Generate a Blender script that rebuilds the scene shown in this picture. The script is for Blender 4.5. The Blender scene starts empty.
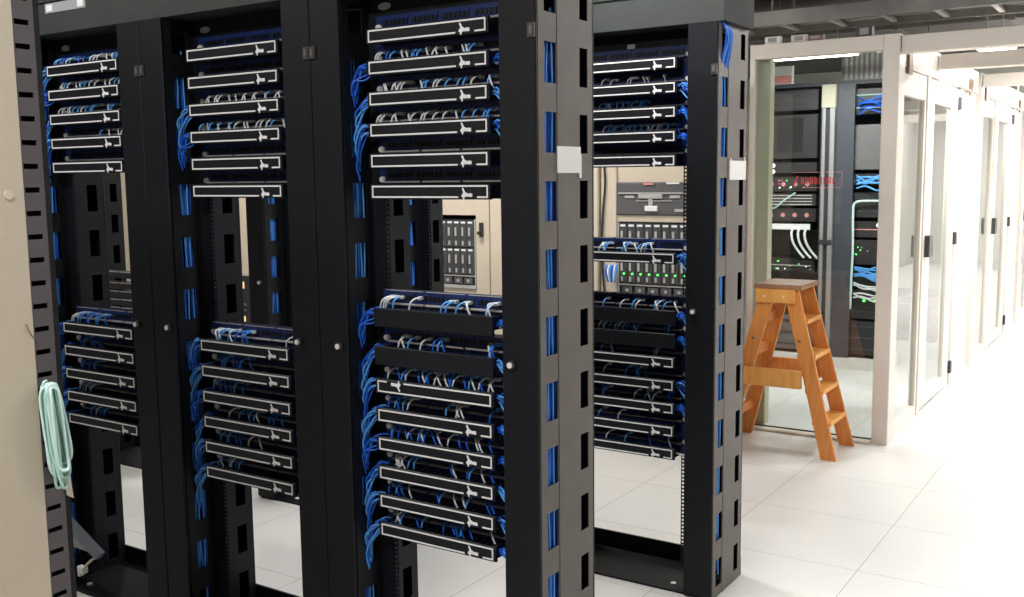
import bpy, math, random
from mathutils import Vector, Matrix
random.seed(7)
S = bpy.context.scene
COL = S.collection
PI = math.pi

# ------------------------------------------------------------------ materials
def mat(name, col, rough=.5, metal=0., emit=None, es=1., spec=.5, noise=0., nscale=8., bump=0.):
    m = bpy.data.materials.new(name); m.use_nodes = True
    nt = m.node_tree; b = nt.nodes['Principled BSDF']
    b.inputs['Base Color'].default_value = (*col, 1)
    b.inputs['Roughness'].default_value = rough
    b.inputs['Metallic'].default_value = metal
    b.inputs['Specular IOR Level'].default_value = spec
    if emit:
        b.inputs['Emission Color'].default_value = (*emit, 1)
        b.inputs['Emission Strength'].default_value = es
    if noise or bump:
        tc = nt.nodes.new('ShaderNodeTexCoord'); n = nt.nodes.new('ShaderNodeTexNoise')
        n.inputs['Scale'].default_value = nscale; n.inputs['Detail'].default_value = 4
        nt.links.new(tc.outputs['Object'], n.inputs['Vector'])
        if noise:
            r = nt.nodes.new('ShaderNodeValToRGB')
            r.color_ramp.elements[0].position = .3; r.color_ramp.elements[1].position = .7
            r.color_ramp.elements[0].color = (*[c*(1-noise) for c in col], 1)
            r.color_ramp.elements[1].color = (*[min(1, c*(1+noise)) for c in col], 1)
            nt.links.new(n.outputs['Fac'], r.inputs['Fac']); nt.links.new(r.outputs['Color'], b.inputs['Base Color'])
        if bump:
            bp = nt.nodes.new('ShaderNodeBump'); bp.inputs['Strength'].default_value = bump
            bp.inputs['Distance'].default_value = .002
            nt.links.new(n.outputs['Fac'], bp.inputs['Height']); nt.links.new(bp.outputs['Normal'], b.inputs['Normal'])
    return m

M = dict(
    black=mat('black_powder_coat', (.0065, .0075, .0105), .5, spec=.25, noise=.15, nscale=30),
    side=mat('aisle_lit_black_steel', (.105, .090, .082), .5, noise=.08, nscale=12),  # black rack paint lightened, aisle light on outer panels put into the colour
    trough=mat('grey_trough_steel', (.028, .033, .030), .65, noise=.12, nscale=6),
    cover=mat('black_tray_cover', (.010, .0105, .014), .4, spec=.3),
    navy=mat('navy_port_strip', (.007, .022, .115), .45),
    port=mat('port_dark', (.004, .005, .012), .5),
    white_line=mat('white_print', (.80, .80, .80), .5),
    label=mat('grey_label_strip', (.30, .28, .28), .4),
    silver=mat('silver_screw', (.78, .76, .72), .35, .0),
    steel=mat('zinc_steel', (.55, .55, .55), .35, .8),
    latch=mat('grey_latch', (.07, .065, .065), .4, .3),
    latch_mid=mat('grey_latch_centre', (.14, .13, .13), .4, .2),
    badge=mat('grey_badge', (.40, .42, .44), .4, .1),
    blue=mat('blue_cable', (.008, .12, .66), .38),
    blue2=mat('light_blue_cable', (.10, .38, .85), .38),
    white_cable=mat('white_cable', (.75, .78, .80), .4),
    aqua=mat('aqua_fibre_cable', (.42, .66, .60), .4),
    aqua2=mat('pale_aqua_cable', (.62, .80, .75), .4),
    cream=mat('cream_plastic', (.66, .58, .46), .5),
    beige=mat('beige_enamel', (.56, .49, .385), .42, noise=.03, nscale=3),
    beige2=mat('cream_cabinet_enamel', (.66, .57, .45), .45, noise=.03, nscale=3),
    duct=mat('slotted_duct_plastic', (.085, .075, .080), .5),
    dark=mat('dark_void', (.006, .006, .008), .7),
    paper=mat('white_paper', (.86, .86, .85), .6),
    grey_metal=mat('blue_grey_sheet', (.20, .22, .26), .4, .2),
    pale_metal=mat('pale_grey_sheet', (.48, .47, .46), .5),
    cage=mat('white_cage_frame', (.72, .66, .60), .4, noise=.02, nscale=3),
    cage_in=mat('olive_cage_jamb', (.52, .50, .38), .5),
    brown=mat('brown_bracket', (.24, .16, .11), .5, .3),
    hinge=mat('dark_hinge', (.05, .05, .055), .4, .3),
    chassis=mat('server_black', (.03, .03, .033), .4, .1),
    chassis_g=mat('server_grey', (.16, .155, .16), .4, .3),
    blade=mat('blade_grey', (.10, .10, .105), .4, .3),
    bar=mat('silver_bar', (.62, .60, .58), .35, .3),
    led_g=mat('green_led', (.05, .5, .05), .4, emit=(.1, 1, .12), es=2.5),
    led_w=mat('white_led', (.8, .8, .8), .4, emit=(1, 1, .95), es=2.5),
    amber=mat('amber_light', (.7, .5, .2), .4, emit=(1, .72, .35), es=.9),
    led_r=mat('red_led', (.5, .05, .05), .4, emit=(1, .12, .1), es=1.6),
    red=mat('red_letter_film', (.62, .05, .06), .5),
    red_pale=mat('pale_red_film', (.72, .28, .27), .5),
    slate=mat('slate_rack_side', (.05, .058, .075), .45),
    post=mat('grey_post', (.34, .34, .35), .4, .3),
    ceiling=mat('dark_ceiling', (.14, .13, .125), .8, noise=.2, nscale=1.2),
    wall=mat('grey_wall', (.42, .40, .37), .7, noise=.03, nscale=1.5),
    matt_black=mat('matt_black_paint', (.018, .018, .02), .75),
    white_wall=mat('white_wall', (.75, .73, .69), .6),
    pipe=mat('grey_pipe', (.20, .19, .18), .5, .2, noise=.15, nscale=3),
    tray=mat('galvanised_tray', (.27, .26, .25), .45, .4, noise=.2, nscale=5),
    tray_dark=mat('dark_tray', (.03, .04, .05), .6),
    lamp=mat('lamp_diffuser', (.9, .9, .9), .4, emit=(1, .96, .88), es=14),
    lamp_added=mat('added_lamp_diffuser', (.9, .9, .9), .4, emit=(1, .95, .85), es=2),
)

def wood(name, col, dark, scale=1.):
    m = bpy.data.materials.new(name); m.use_nodes = True; nt = m.node_tree; b = nt.nodes['Principled BSDF']
    tc = nt.nodes.new('ShaderNodeTexCoord'); mp = nt.nodes.new('ShaderNodeMapping'); n = nt.nodes.new('ShaderNodeTexNoise')
    mp.inputs['Scale'].default_value = (22*scale, 22*scale, 3*scale); n.inputs['Scale'].default_value = 1.6; n.inputs['Detail'].default_value = 5
    r = nt.nodes.new('ShaderNodeValToRGB'); r.color_ramp.elements[0].color = (*dark, 1); r.color_ramp.elements[1].color = (*col, 1)
    r.color_ramp.elements[0].position = .3; r.color_ramp.elements[1].position = .62
    nt.links.new(tc.outputs['Object'], mp.inputs[0]); nt.links.new(mp.outputs[0], n.inputs['Vector'])
    nt.links.new(n.outputs['Fac'], r.inputs['Fac']); nt.links.new(r.outputs[0], b.inputs['Base Color']); b.inputs['Roughness'].default_value = .5
    return m
M['wood'] = wood('orange_pine', (.74, .285, .07), (.60, .205, .042))
M['wood_top'] = wood('worn_brown_board', (.33, .17, .085), (.22, .10, .05))
M['wood_light'] = wood('yellow_pine', (.82, .40, .10), (.72, .31, .07))

def glass_mat(name, tint, refl):
    m = bpy.data.materials.new(name); m.use_nodes = True; nt = m.node_tree; nt.nodes.clear()
    o = nt.nodes.new('ShaderNodeOutputMaterial'); mx = nt.nodes.new('ShaderNodeMixShader')
    t = nt.nodes.new('ShaderNodeBsdfTransparent'); g = nt.nodes.new('ShaderNodeBsdfGlossy'); f = nt.nodes.new('ShaderNodeFresnel')
    mt = nt.nodes.new('ShaderNodeMath'); mt.operation = 'MULTIPLY_ADD'; mt.inputs[1].default_value = 1.; mt.inputs[2].default_value = refl
    mt.use_clamp = True
    f.inputs[0].default_value = 1.45; t.inputs[0].default_value = (*tint, 1); g.inputs['Roughness'].default_value = .02
    ge = nt.nodes.new('ShaderNodeNewGeometry'); iv = nt.nodes.new('ShaderNodeMath'); iv.operation = 'SUBTRACT'; iv.inputs[0].default_value = 1.
    ml = nt.nodes.new('ShaderNodeMath'); ml.operation = 'MULTIPLY'      # only the outer face of a pane reflects, the ray leaves unbent
    nt.links.new(ge.outputs['Backfacing'], iv.inputs[1]); nt.links.new(f.outputs[0], mt.inputs[0])
    nt.links.new(mt.outputs[0], ml.inputs[0]); nt.links.new(iv.outputs[0], ml.inputs[1]); nt.links.new(ml.outputs[0], mx.inputs[0])
    nt.links.new(t.outputs[0], mx.inputs[1]); nt.links.new(g.outputs[0], mx.inputs[2]); nt.links.new(mx.outputs[0], o.inputs[0])
    return m
M['glass'] = glass_mat('cage_glass', (.90, .93, .92), .05)

def floor_mat():
    m = bpy.data.materials.new('raised_floor_tile'); m.use_nodes = True; nt = m.node_tree; b = nt.nodes['Principled BSDF']
    tc = nt.nodes.new('ShaderNodeTexCoord'); sp = nt.nodes.new('ShaderNodeSeparateXYZ'); nt.links.new(tc.outputs['Object'], sp.inputs[0])
    def line(out, off):
        a = nt.nodes.new('ShaderNodeMath'); a.operation = 'ADD'; a.inputs[1].default_value = off + 62.5
        nt.links.new(sp.outputs[out], a.inputs[0])
        p = nt.nodes.new('ShaderNodeMath'); p.operation = 'PINGPONG'; p.inputs[1].default_value = .3125; nt.links.new(a.outputs[0], p.inputs[0])
        l = nt.nodes.new('ShaderNodeMath'); l.operation = 'LESS_THAN'; l.inputs[1].default_value = .0017; nt.links.new(p.outputs[0], l.inputs[0])
        return l
    lx, ly = line(0, .868), line(1, -.555)
    mx = nt.nodes.new('ShaderNodeMath'); mx.operation = 'MAXIMUM'; nt.links.new(lx.outputs[0], mx.inputs[0]); nt.links.new(ly.outputs[0], mx.inputs[1])
    n = nt.nodes.new('ShaderNodeTexNoise'); n.inputs['Scale'].default_value = 3; n.inputs['Detail'].default_value = 6
    nt.links.new(tc.outputs['Object'], n.inputs['Vector'])
    r = nt.nodes.new('ShaderNodeValToRGB'); r.color_ramp.elements[0].color = (.66, .655, .635, 1); r.color_ramp.elements[1].color = (.74, .735, .715, 1)
    nt.links.new(n.outputs['Fac'], r.inputs['Fac'])
    mc = nt.nodes.new('ShaderNodeMix'); mc.data_type = 'RGBA'; mc.inputs['B'].default_value = (.36, .35, .32, 1)
    nt.links.new(mx.outputs[0], mc.inputs['Factor']); nt.links.new(r.outputs[0], mc.inputs['A']); nt.links.new(mc.outputs['Result'], b.inputs['Base Color'])
    b.inputs['Roughness'].default_value = .32
    return m
M['floor'] = floor_mat()

# ------------------------------------------------------------------ mesh builder
class MB:
    def __init__(s): s.v = []; s.f = []; s.m = []; s.sm = []; s.names = []
    def mi(s, n):
        if n not in s.names: s.names.append(n)
        return s.names.index(n)
    def face(s, idx, m, smooth=False): s.f.append(idx); s.m.append(m); s.sm.append(smooth)
    def quad(s, pts, mn):
        i = len(s.v); s.v += [tuple(p) for p in pts]; s.face(list(range(i, i+len(pts))), s.mi(mn)); return s
    def hexa(s, p, mn):      # 8 points, bottom 4 then top 4, counter-clockwise from above
        i = len(s.v); s.v += [tuple(q) for q in p]; m = s.mi(mn)
        for q in ((3, 2, 1, 0), (4, 5, 6, 7), (0, 1, 5, 4), (1, 2, 6, 5), (2, 3, 7, 6), (3, 0, 4, 7)): s.face([i+k for k in q], m)
        return s
    def box(s, x0, y0, z0, x1, y1, z1, mn):
        x0, x1 = min(x0, x1), max(x0, x1); y0, y1 = min(y0, y1), max(y0, y1); z0, z1 = min(z0, z1), max(z0, z1)
        return s.hexa([(x0, y0, z0), (x1, y0, z0), (x1, y1, z0), (x0, y1, z0), (x0, y0, z1), (x1, y0, z1), (x1, y1, z1), (x0, y1, z1)], mn)
    def bbox(s, x0, y0, z0, x1, y1, z1, mn, b=.003):   # box with chamfered edges along its longest section (8-gon prism along longest axis)
        x0, x1 = min(x0, x1), max(x0, x1); y0, y1 = min(y0, y1), max(y0, y1); z0, z1 = min(z0, z1), max(z0, z1)
        d = [x1-x0, y1-y0, z1-z0]; ax = d.index(max(d)); lo = [x0, y0, z0]; hi = [x1, y1, z1]
        u, w = [(1, 2), (2, 0), (0, 1)][ax]; b = min(b, d[u]*.4, d[w]*.4)
        a0, a1, c0, c1 = lo[u], hi[u], lo[w], hi[w]
        ring = [(a0+b, c0), (a1-b, c0), (a1, c0+b), (a1, c1-b), (a1-b, c1), (a0+b, c1), (a0, c1-b), (a0, c0+b)]
        i = len(s.v); m = s.mi(mn)
        for e in (lo[ax], hi[ax]):
            for (a, c) in ring:
                q = [0, 0, 0]; q[ax] = e; q[u] = a; q[w] = c; s.v.append(tuple(q))
        for k in range(8): s.face([i+k, i+(k+1) % 8, i+8+(k+1) % 8, i+8+k], m)
        s.face([i+k for k in range(7, -1, -1)], m); s.face([i+8+k for k in range(8)], m)
        return s
    def prism(s, pts, n, t, mn):     # planar outline pts (3d) extruded by vector n*t
        n = Vector(n)*t; i = len(s.v); k = len(pts); m = s.mi(mn)
        s.v += [tuple(p) for p in pts] + [tuple(Vector(p)+n) for p in pts]
        s.face([i+j for j in range(k-1, -1, -1)], m); s.face([i+k+j for j in range(k)], m)
        for j in range(k): s.face([i+j, i+(j+1) % k, i+k+(j+1) % k, i+k+j], m)
        return s
    def tube(s, pts, r, mn, n=6, closed=False):
        pts = [Vector(p) for p in pts]; N = len(pts); i = len(s.v); m = s.mi(mn); up = None
        for k, p in enumerate(pts):
            a = pts[(k-1) % N] if closed or k else pts[0]; b = pts[(k+1) % N] if closed or k < N-1 else pts[-1]
            t = (b-a).normalized()
            if up is None:
                up = Vector((0, 0, 1)) if abs(t.z) < .9 else Vector((1, 0, 0))
            u = t.cross(up)
            if u.length < 1e-4: u = t.orthogonal()
            u.normalize(); w = u.cross(t).normalized(); up = w
            for j in range(n):
                q = p + (u*math.cos(2*PI*j/n) + w*math.sin(2*PI*j/n))*r; s.v.append(tuple(q))
        for k in range(N if closed else N-1):
            k2 = (k+1) % N
            for j in range(n): s.face([i+k*n+j, i+k*n+(j+1) % n, i+k2*n+(j+1) % n, i+k2*n+j], m, True)
        if not closed:
            s.face([i+j for j in range(n-1, -1, -1)], m); s.face([i+(N-1)*n+j for j in range(n)], m)
        return s
    def disc(s, c, ax, r, t, mn, n=14, rz=None, dome=0):   # cylinder along axis ax centred at c, elliptical when rz
        u, w = [(1, 2), (2, 0), (0, 1)][ax]; i = len(s.v); m = s.mi(mn); rz = rz or r
        rings = [(-t/2, 1.), (t/2, 1.)] + ([(t/2+dome, .6)] if dome else [])
        for (e, k) in rings:
            for j in range(n):
                q = list(c); q[ax] += e; q[u] += r*k*math.cos(2*PI*j/n); q[w] += rz*k*math.sin(2*PI*j/n); s.v.append(tuple(q))
        R = len(rings)
        for g in range(R-1):
            for j in range(n): s.face([i+g*n+j, i+g*n+(j+1) % n, i+(g+1)*n+(j+1) % n, i+(g+1)*n+j], m, True)
        s.face([i+j for j in range(n-1, -1, -1)], m); s.face([i+(R-1)*n+j for j in range(n)], m)
        return s
    def grid_plate(s, us, ws, hole, ax, e0, e1, mn):       # plate normal to axis ax between e0..e1 with hole(iu,iw) cells left open
        u, w = [(1, 2), (0, 2), (0, 1)][ax]; m = s.mi(mn); cache = {}
        def V(a, b, e):
            k = (a, b, e)
            if k not in cache:
                q = [0, 0, 0]; q[ax] = (e0, e1)[e]; q[u] = us[a]; q[w] = ws[b]; cache[k] = len(s.v); s.v.append(tuple(q))
            return cache[k]
        nu, nw = len(us)-1, len(ws)-1
        solid = lambda a, b: 0 <= a < nu and 0 <= b < nw and not hole(a, b)
        flip = ax == 1
        def F(idx):
            s.face(idx[::-1] if flip else idx, m)
        for a in range(nu):
            for b in range(nw):
                if not solid(a, b): continue
                F([V(a, b, 1), V(a+1, b, 1), V(a+1, b+1, 1), V(a, b+1, 1)])
                F([V(a, b+1, 0), V(a+1, b+1, 0), V(a+1, b, 0), V(a, b, 0)])
                if not solid(a-1, b): F([V(a, b, 0), V(a, b, 1), V(a, b+1, 1), V(a, b+1, 0)])
                if not solid(a+1, b): F([V(a+1, b, 1), V(a+1, b, 0), V(a+1, b+1, 0), V(a+1, b+1, 1)])
                if not solid(a, b-1): F([V(a+1, b, 1), V(a, b, 1), V(a, b, 0), V(a+1, b, 0)])
                if not solid(a, b+1): F([V(a, b+1, 1), V(a+1, b+1, 1), V(a+1, b+1, 0), V(a, b+1, 0)])
        return s
    def mesh(s, name):
        me = bpy.data.meshes.new(name); me.from_pydata(s.v, [], s.f)
        for n in s.names: me.materials.append(M[n])
        me.polygons.foreach_set('material_index', s.m); me.polygons.foreach_set('use_smooth', s.sm); me.update()
        return me
    def build(s, name, parent=None, loc=(0, 0, 0), rz=0):
        return place(s.mesh(name), name, parent, loc, rz)

def place(me, name, parent=None, loc=(0, 0, 0), rz=0):
    o = bpy.data.objects.new(name, me); COL.objects.link(o); o.location = loc; o.rotation_euler = (0, 0, rz)
    if parent: o.parent = parent
    return o
def tag(o, label, cat, group=None, kind=None):
    o['label'] = label; o['category'] = cat
    if group: o['group'] = group
    if kind: o['kind'] = kind
    return o
def thing(name, label, cat, loc=(0, 0, 0), rz=0, group=None):
    o = bpy.data.objects.new(name, None); COL.objects.link(o); o.location = loc; o.rotation_euler = (0, 0, rz); o.empty_display_size = .1
    return tag(o, label, cat, group)
def struct(o): o['kind'] = 'structure'; return o
def spline(P, n=6):          # Catmull-Rom through the points
    P = [Vector(p) for p in P]; out = []
    for i in range(len(P)-1):
        a = P[i-1] if i else P[0]*2-P[1]; b, c = P[i], P[i+1]; d = P[i+2] if i+2 < len(P) else P[-1]*2-P[-2]
        for k in range(n):
            t = k/n
            out.append(.5*((2*b)+(c-a)*t+(2*a-5*b+4*c-d)*t*t+(3*b-a-3*c+d)*t**3))
    out.append(P[-1]); return out

# ------------------------------------------------------------------ camera
f_px = 1012.9495
pitch, roll, yaw = 0.11970828, -0.0118654, 0.58041233
fw = Vector((-math.sin(yaw)*math.cos(pitch), math.cos(yaw)*math.cos(pitch), -math.sin(pitch)))
r0 = Vector((math.cos(yaw), math.sin(yaw), 0)); u0 = r0.cross(fw)
rv = r0*math.cos(roll)+u0*math.sin(roll); uv = -r0*math.sin(roll)+u0*math.cos(roll)
cd = bpy.data.cameras.new('camera'); cam = bpy.data.objects.new('camera', cd); COL.objects.link(cam)
mw = Matrix((rv, uv, -fw)).transposed().to_4x4(); mw.translation = Vector((1.38392376, -2.24626338, 1.59990032)); cam.matrix_world = mw
cd.sensor_fit = 'HORIZONTAL'; cd.sensor_width = 36; cd.lens = f_px*36/1024; cd.clip_start = .05; cd.clip_end = 100
S.camera = cam

# ------------------------------------------------------------------ room
XL, XR, YN, YF, ZC = -8.2, 2.7, -5., 17., 3.45
struct(MB().box(XL, YN, -.1, XR, YF, 0, 'floor').build('floor'))
struct(MB().box(XL, YN, ZC, XR, YF, ZC+.1, 'ceiling').build('ceiling'))
struct(MB().box(XL-.1, YN, 0, XL, YF, ZC, 'wall').build('wall_left'))
struct(MB().box(XR, YN, 0, XR+.1, YF, ZC, 'wall').build('wall_right'))
struct(MB().box(XL, YF, 0, XR, YF+.1, ZC, 'white_wall').build('wall_back'))
struct(MB().box(XL, YN-.1, 0, XR, YN, ZC, 'wall').build('wall_front'))

# ------------------------------------------------------------------ open racks
P, W, D, H = .7873, .117, .286, 2.134
RY = 1.2181
s0, q, sh = 1.9463, .1798, .105
CX = -P/2                               # centre of a rack, its outer right edge at x = 0
def side_panel_mesh(mn):
    ys = [0, .0300, .0600, .0895, .0925, .0945, .2150, .2600, D]      # .0925-.0945 is the seam between the two sheets
    zs = [0.004]; slots = set()
    for k in range(10, -2, -1):
        a, b = s0-k*q-sh, min(s0-k*q, H-.02)
        zs += [a, b]
    zs.append(H)
    hole = lambda a, b: (b % 2 == 1) and a in (1, 2, 6)
    mb = MB(); mb.grid_plate(ys, zs, hole, 0, -.0015, .0015, mn)
    mb.box(.0015, .0925, .004, .0023, .0945, H, 'black')
    return mb.mesh('side_panel')
SIDE_OUT_LIT, SIDE_IN = side_panel_mesh('side'), side_panel_mesh('black')  # same paint on both, the outer one coloured as if lit from the aisle
SIDE_SOLID = MB().box(-.0015, 0, .004, .0015, D, H, 'black').mesh('side_panel')
def rail_mesh():
    us = [0, .004, .012, .064]; zs = [.06]; z = .10
    while z < 2.03:
        zs += [z, z+.0085]; z += .01482
    zs.append(2.06)
    mb = MB(); mb.grid_plate(us, zs, lambda a, b: a == 1 and b % 2 == 1, 1, -.001, .001, 'black')
    mb.box(.0625, -.001, .06, .064, .03, 2.06, 'black')
    return mb.mesh('mounting_rail')
RAIL = rail_mesh()
def door_mesh(sgn):          # narrow door of a cable channel, local x 0..W, knob on the rack-inner edge
    mb = MB(); mb.bbox(.0015, .001, .012, W-.0015, .012, H, 'black', .003)
    return mb.mesh('channel_door')
DOOR = door_mesh(1)
KNOB = MB().disc((0, -.006, 0), 1, .0115, .014, 'latch', 14).disc((0, -.0145, 0), 1, .008, .004, 'silver', 14).mesh('knob')
LATCH = MB().box(-.011, -.0035, -.018, .011, .001, .018, 'latch').box(-.005, -.006, -.010, .005, -.0035, .010, 'latch_mid').mesh('latch')
def base_mesh():
    mb = MB(); x0, x1 = -P+.004, -.004
    mb.box(x0, .004, .0, x1, D+.02, .008, 'black')
    mb.box(x0, D+.012, .008, x1, D+.02, .075, 'black')
    for x in (-P+W+.09, -W-.07): mb.disc((x, .06, .010), 2, .011, .006, 'silver', 10)
    return mb.mesh('base_pan')
BASE = base_mesh()
def crossbar_mesh():
    mb = MB(); mb.box(-P+W+.002, .122, 2.055, -W-.002, .128, H, 'black'); mb.box(-P+W+.002, .128, H-.004, -W-.002, D-.02, H, 'black')
    mb.box(-P+W+.002, D-.026, 2.055, -W-.002, D-.02, H, 'black')
    return mb.mesh('crossbar')
CROSS = crossbar_mesh()
BADGE = MB().disc((0, 0, 0), 1, .011, .003, 'badge', 18, rz=.024).mesh('oval_badge')
for v in BADGE.vertices: pass
RBADGE = MB().box(-.016, -.002, -.008, .016, .001, .008, 'badge').mesh('small_badge')

def make_rack(x, y, label):
    t = thing('equipment_rack', label, 'rack', (x, y, 0), group='open two-post racks')
    place(SIDE_OUT_LIT, 'side_panel', t, (-.0025, 0, 0)); place(SIDE_IN, 'side_panel', t, (-W, 0, 0))
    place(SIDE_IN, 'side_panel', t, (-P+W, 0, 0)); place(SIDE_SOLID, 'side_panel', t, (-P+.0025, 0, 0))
    for (dx, kx, lx) in ((-W, .035, W-.013), (-P, W-.030, .013)):
        d = place(DOOR, 'channel_door', t, (dx, 0, 0)); d.delta_location = (0, -.012, 0)
        place(KNOB, 'knob', d, (kx, 0, 1.10)); place(LATCH, 'latch', d, (lx, 0, 1.97))
        b = place(DOOR, 'channel_door', t, (dx, D, 0))
    for yy in (.118,):
        place(RAIL, 'mounting_rail', t, (-P+W+.064+.0018, yy, 0)).scale = (-1, 1, 1)
        place(RAIL, 'mounting_rail', t, (-W-.064-.0018, yy, 0))
    place(BASE, 'base_pan', t)
    c = place(CROSS, 'crossbar', t)
    place(BADGE, 'oval_badge', c, (-.605, .1195, 2.103))
    return t

# ---- cable trays (covers with the printed outline and horse mark) and patch panels
OX0, OX1, OH = -.595, -.183, .035        # outline in rack coordinates
def outline_mesh(flip):
    mb = MB(); t = .0045; y0, y1 = -.0012, .0005; w = OX1-OX0
    g0, g1 = (.757, .912)
    def bx(a, b, za, zb):
        if flip: a, b, za, zb = w-b, w-a, -OH-zb, -OH-za
        mb.box(a, y0, za, b, y1, zb, 'white_line')
    bx(0, w, -t, 0); bx(0, t, -OH+t, -t); bx(w-t, w, -OH+t, -t); bx(0, w*g0, -OH, -OH+t); bx(w*g1, w, -OH, -OH+t)
    return mb.mesh('printed_outline')
def logo_mesh(flip):         # small rearing-horse mark with a word bar beside it
    mb = MB(); w = OX1-OX0; cx = w*.797; s = .0285
    horse = [(-.10, 1.02), (.08, .92), (.22, .70), (.32, .52), (.55, .46), (.60, .22), (.48, .02), (.30, .10), (.22, -.06), (.12, -.30), (.02, -.22), (-.05, .02), (-.22, .05), (-.18, .26), (.0, .40), (.02, .62), (-.12, .78)]
    word = [(.60, .42), (.78, .36), (.95, .44), (1.12, .38), (1.32, .40), (1.34, .05), (1.1, .02), (.9, .06), (.62, .03)]
    for P_ in (horse, word):
        pts = []
        for (a, b) in P_:
            x, z = cx + a*s*.82, -OH + .002 + b*s*.92
            if flip: x, z = w-x, -OH-z
            pts.append((x, .0005, z))
        mb.prism(pts, (0, -1, 0), .0017, 'white_line')
    return mb.mesh('horse_mark')
OUTL, OUTL_F, LOGO, LOGO_F = outline_mesh(0), outline_mesh(1), logo_mesh(0), logo_mesh(1)
def cover_mesh(h=.0435):
    mb = MB(); w = OX1-OX0; mb.bbox(-.008, 0, .004-h, w+.008, .010, .004, 'cover', .002); return mb.mesh('cover')
COVER, COVER_T = cover_mesh(), cover_mesh(.056)
def tray_body_mesh():
    mb = MB(); w = OX1-OX0
    mb.box(.004, .010, -.036, w-.004, .080, -.033, 'black')             # bottom
    for i in range(17):                                                   # fingers along the top and bottom edges
        x = .01+i*(w-.028)/16
        mb.box(x, .010, -.033, x+.008, .080, -.030, 'black'); mb.box(x, .010, -.001, x+.008, .055, .001, 'black')
    mb.box(-.038, .0775, -.039, w+.032, .0812, .003, 'navy')             # back plate with ears, navy glow between trays put into its colour
    mb.box(.0, .010, -.036, .003, .080, .0, 'black'); mb.box(w-.003, .010, -.036, w, .080, .0, 'black')
    return mb.mesh('tray_body')
TBODY = tray_body_mesh()
def panel_body_mesh():
    mb = MB(); w = OX1-OX0
    mb.box(-.038, .0816, .001, w+.032, .0855, .0520, 'navy'); mb.box(-.004, .0895, .008, w-.008, .14, .046, 'black')
    return mb.mesh('panel_face')
def ports_mesh():
    mb = MB(); w = OX1-OX0
    for b in range(4):
        for i in range(6):
            x = -.008 + b*.109 + i*.0158
            mb.box(x, .0775, .0235, x+.0125, .0812, .036, 'port')
            mb.box(x+.001, .077, .036, x+.0115, .0775+.003, .0375, 'navy')
        mb.box(-.010+b*.109, .0788, .0385, -.010+b*.109+.097, .0812, .0472, 'navy')
    return mb.mesh('port_row')
def strips_mesh():
    mb = MB(); w = OX1-OX0
    for b in range(3):
        x = -.006 + b*.145; mb.bbox(x, .060, .007, x+.136, .079, .0135, 'label', .002)
    return mb.mesh('label_strip')
def topstrip_mesh():
    mb = MB()
    for b in range(3):
        x = -.026 + b*.155; mb.box(x, .079, .0487, x+.142, .084, .0505, 'bar')
    return mb.mesh('top_edge_strip')
def ear_mesh():
    mb = MB(); w = OX1-OX0
    return MB().disc((0, .077, .018), 1, .009, .009, 'silver', 12, rz=.0115, dome=.0).mesh('fixing_clip')
PBODY, PORTS, STRIPS, TSTRIP, EAR = panel_body_mesh(), ports_mesh(), strips_mesh(), topstrip_mesh(), ear_mesh()

# ---- patch leads
def lead_mesh(seed, cable, plug):
    rnd = random.Random(seed); mb = MB(); sx = rnd.choice((-1, 1))*rnd.uniform(.004, .016)
    mb.box(-.0048, .060, .0255, .0048, .079, .0345, plug)
    pts = [(0, .062, .030), (sx*.3, .046, .030), (sx, .034, .020), (sx*1.5, .033, .004), (sx*2.2, .036, -.012), (sx*4, .040, -.024), (sx*8, .045, -.028)]
    mb.tube(spline(pts, 4), .0029, cable, 6)
    return mb.mesh('patch_lead')
LEADS = {c: [lead_mesh(i*7+j, a, b) for i in range(4)] for j, (c, a, b) in enumerate((('white', 'white_cable', 'white_cable'), ('pale blue', 'blue2', 'white_cable'), ('blue', 'blue', 'blue2')))}

# ---- cable fans at tray ends
def fan_mesh(seed, left, n=8):
    rnd = random.Random(seed); mb = MB(); w = OX1-OX0
    for i in range(n):
        mn = rnd.choice(('blue', 'blue', 'blue', 'blue2', 'blue2'))
        yy = rnd.uniform(.015, .06)
        if left:
            a = (-.004, yy+.01, rnd.uniform(-.03, -.004)); b = (-.035, yy-.015, rnd.uniform(-.05, .0)); c = (-.0715, .045-.031+rnd.uniform(-.01, .02), rnd.uniform(-.12, -.03))
            e = (-.0735, .025+rnd.uniform(-.006, .012), c[2]-rnd.uniform(.03, .07)); s_ = (.03, yy+.01, -.02)
        else:
            a = (w+.004, yy+.01, rnd.uniform(-.03, -.004)); b = (w+.030, yy-.005, rnd.uniform(-.05, .0)); c = (w+.0600, .030+rnd.uniform(-.01, .02), rnd.uniform(-.11, -.03))
            e = (w+.0625, .030+rnd.uniform(-.006, .012), c[2]-rnd.uniform(.03, .06)); s_ = (w-.03, yy+.01, -.02)
        mb.tube(spline([s_, a, b, c, e], 5), .0029, mn, 5)
    return mb.mesh('cable_fan')
FANL = [fan_mesh(i, True, 9) for i in range(4)]; FANR = [fan_mesh(20+i, False, 8) for i in range(4)]

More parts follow.
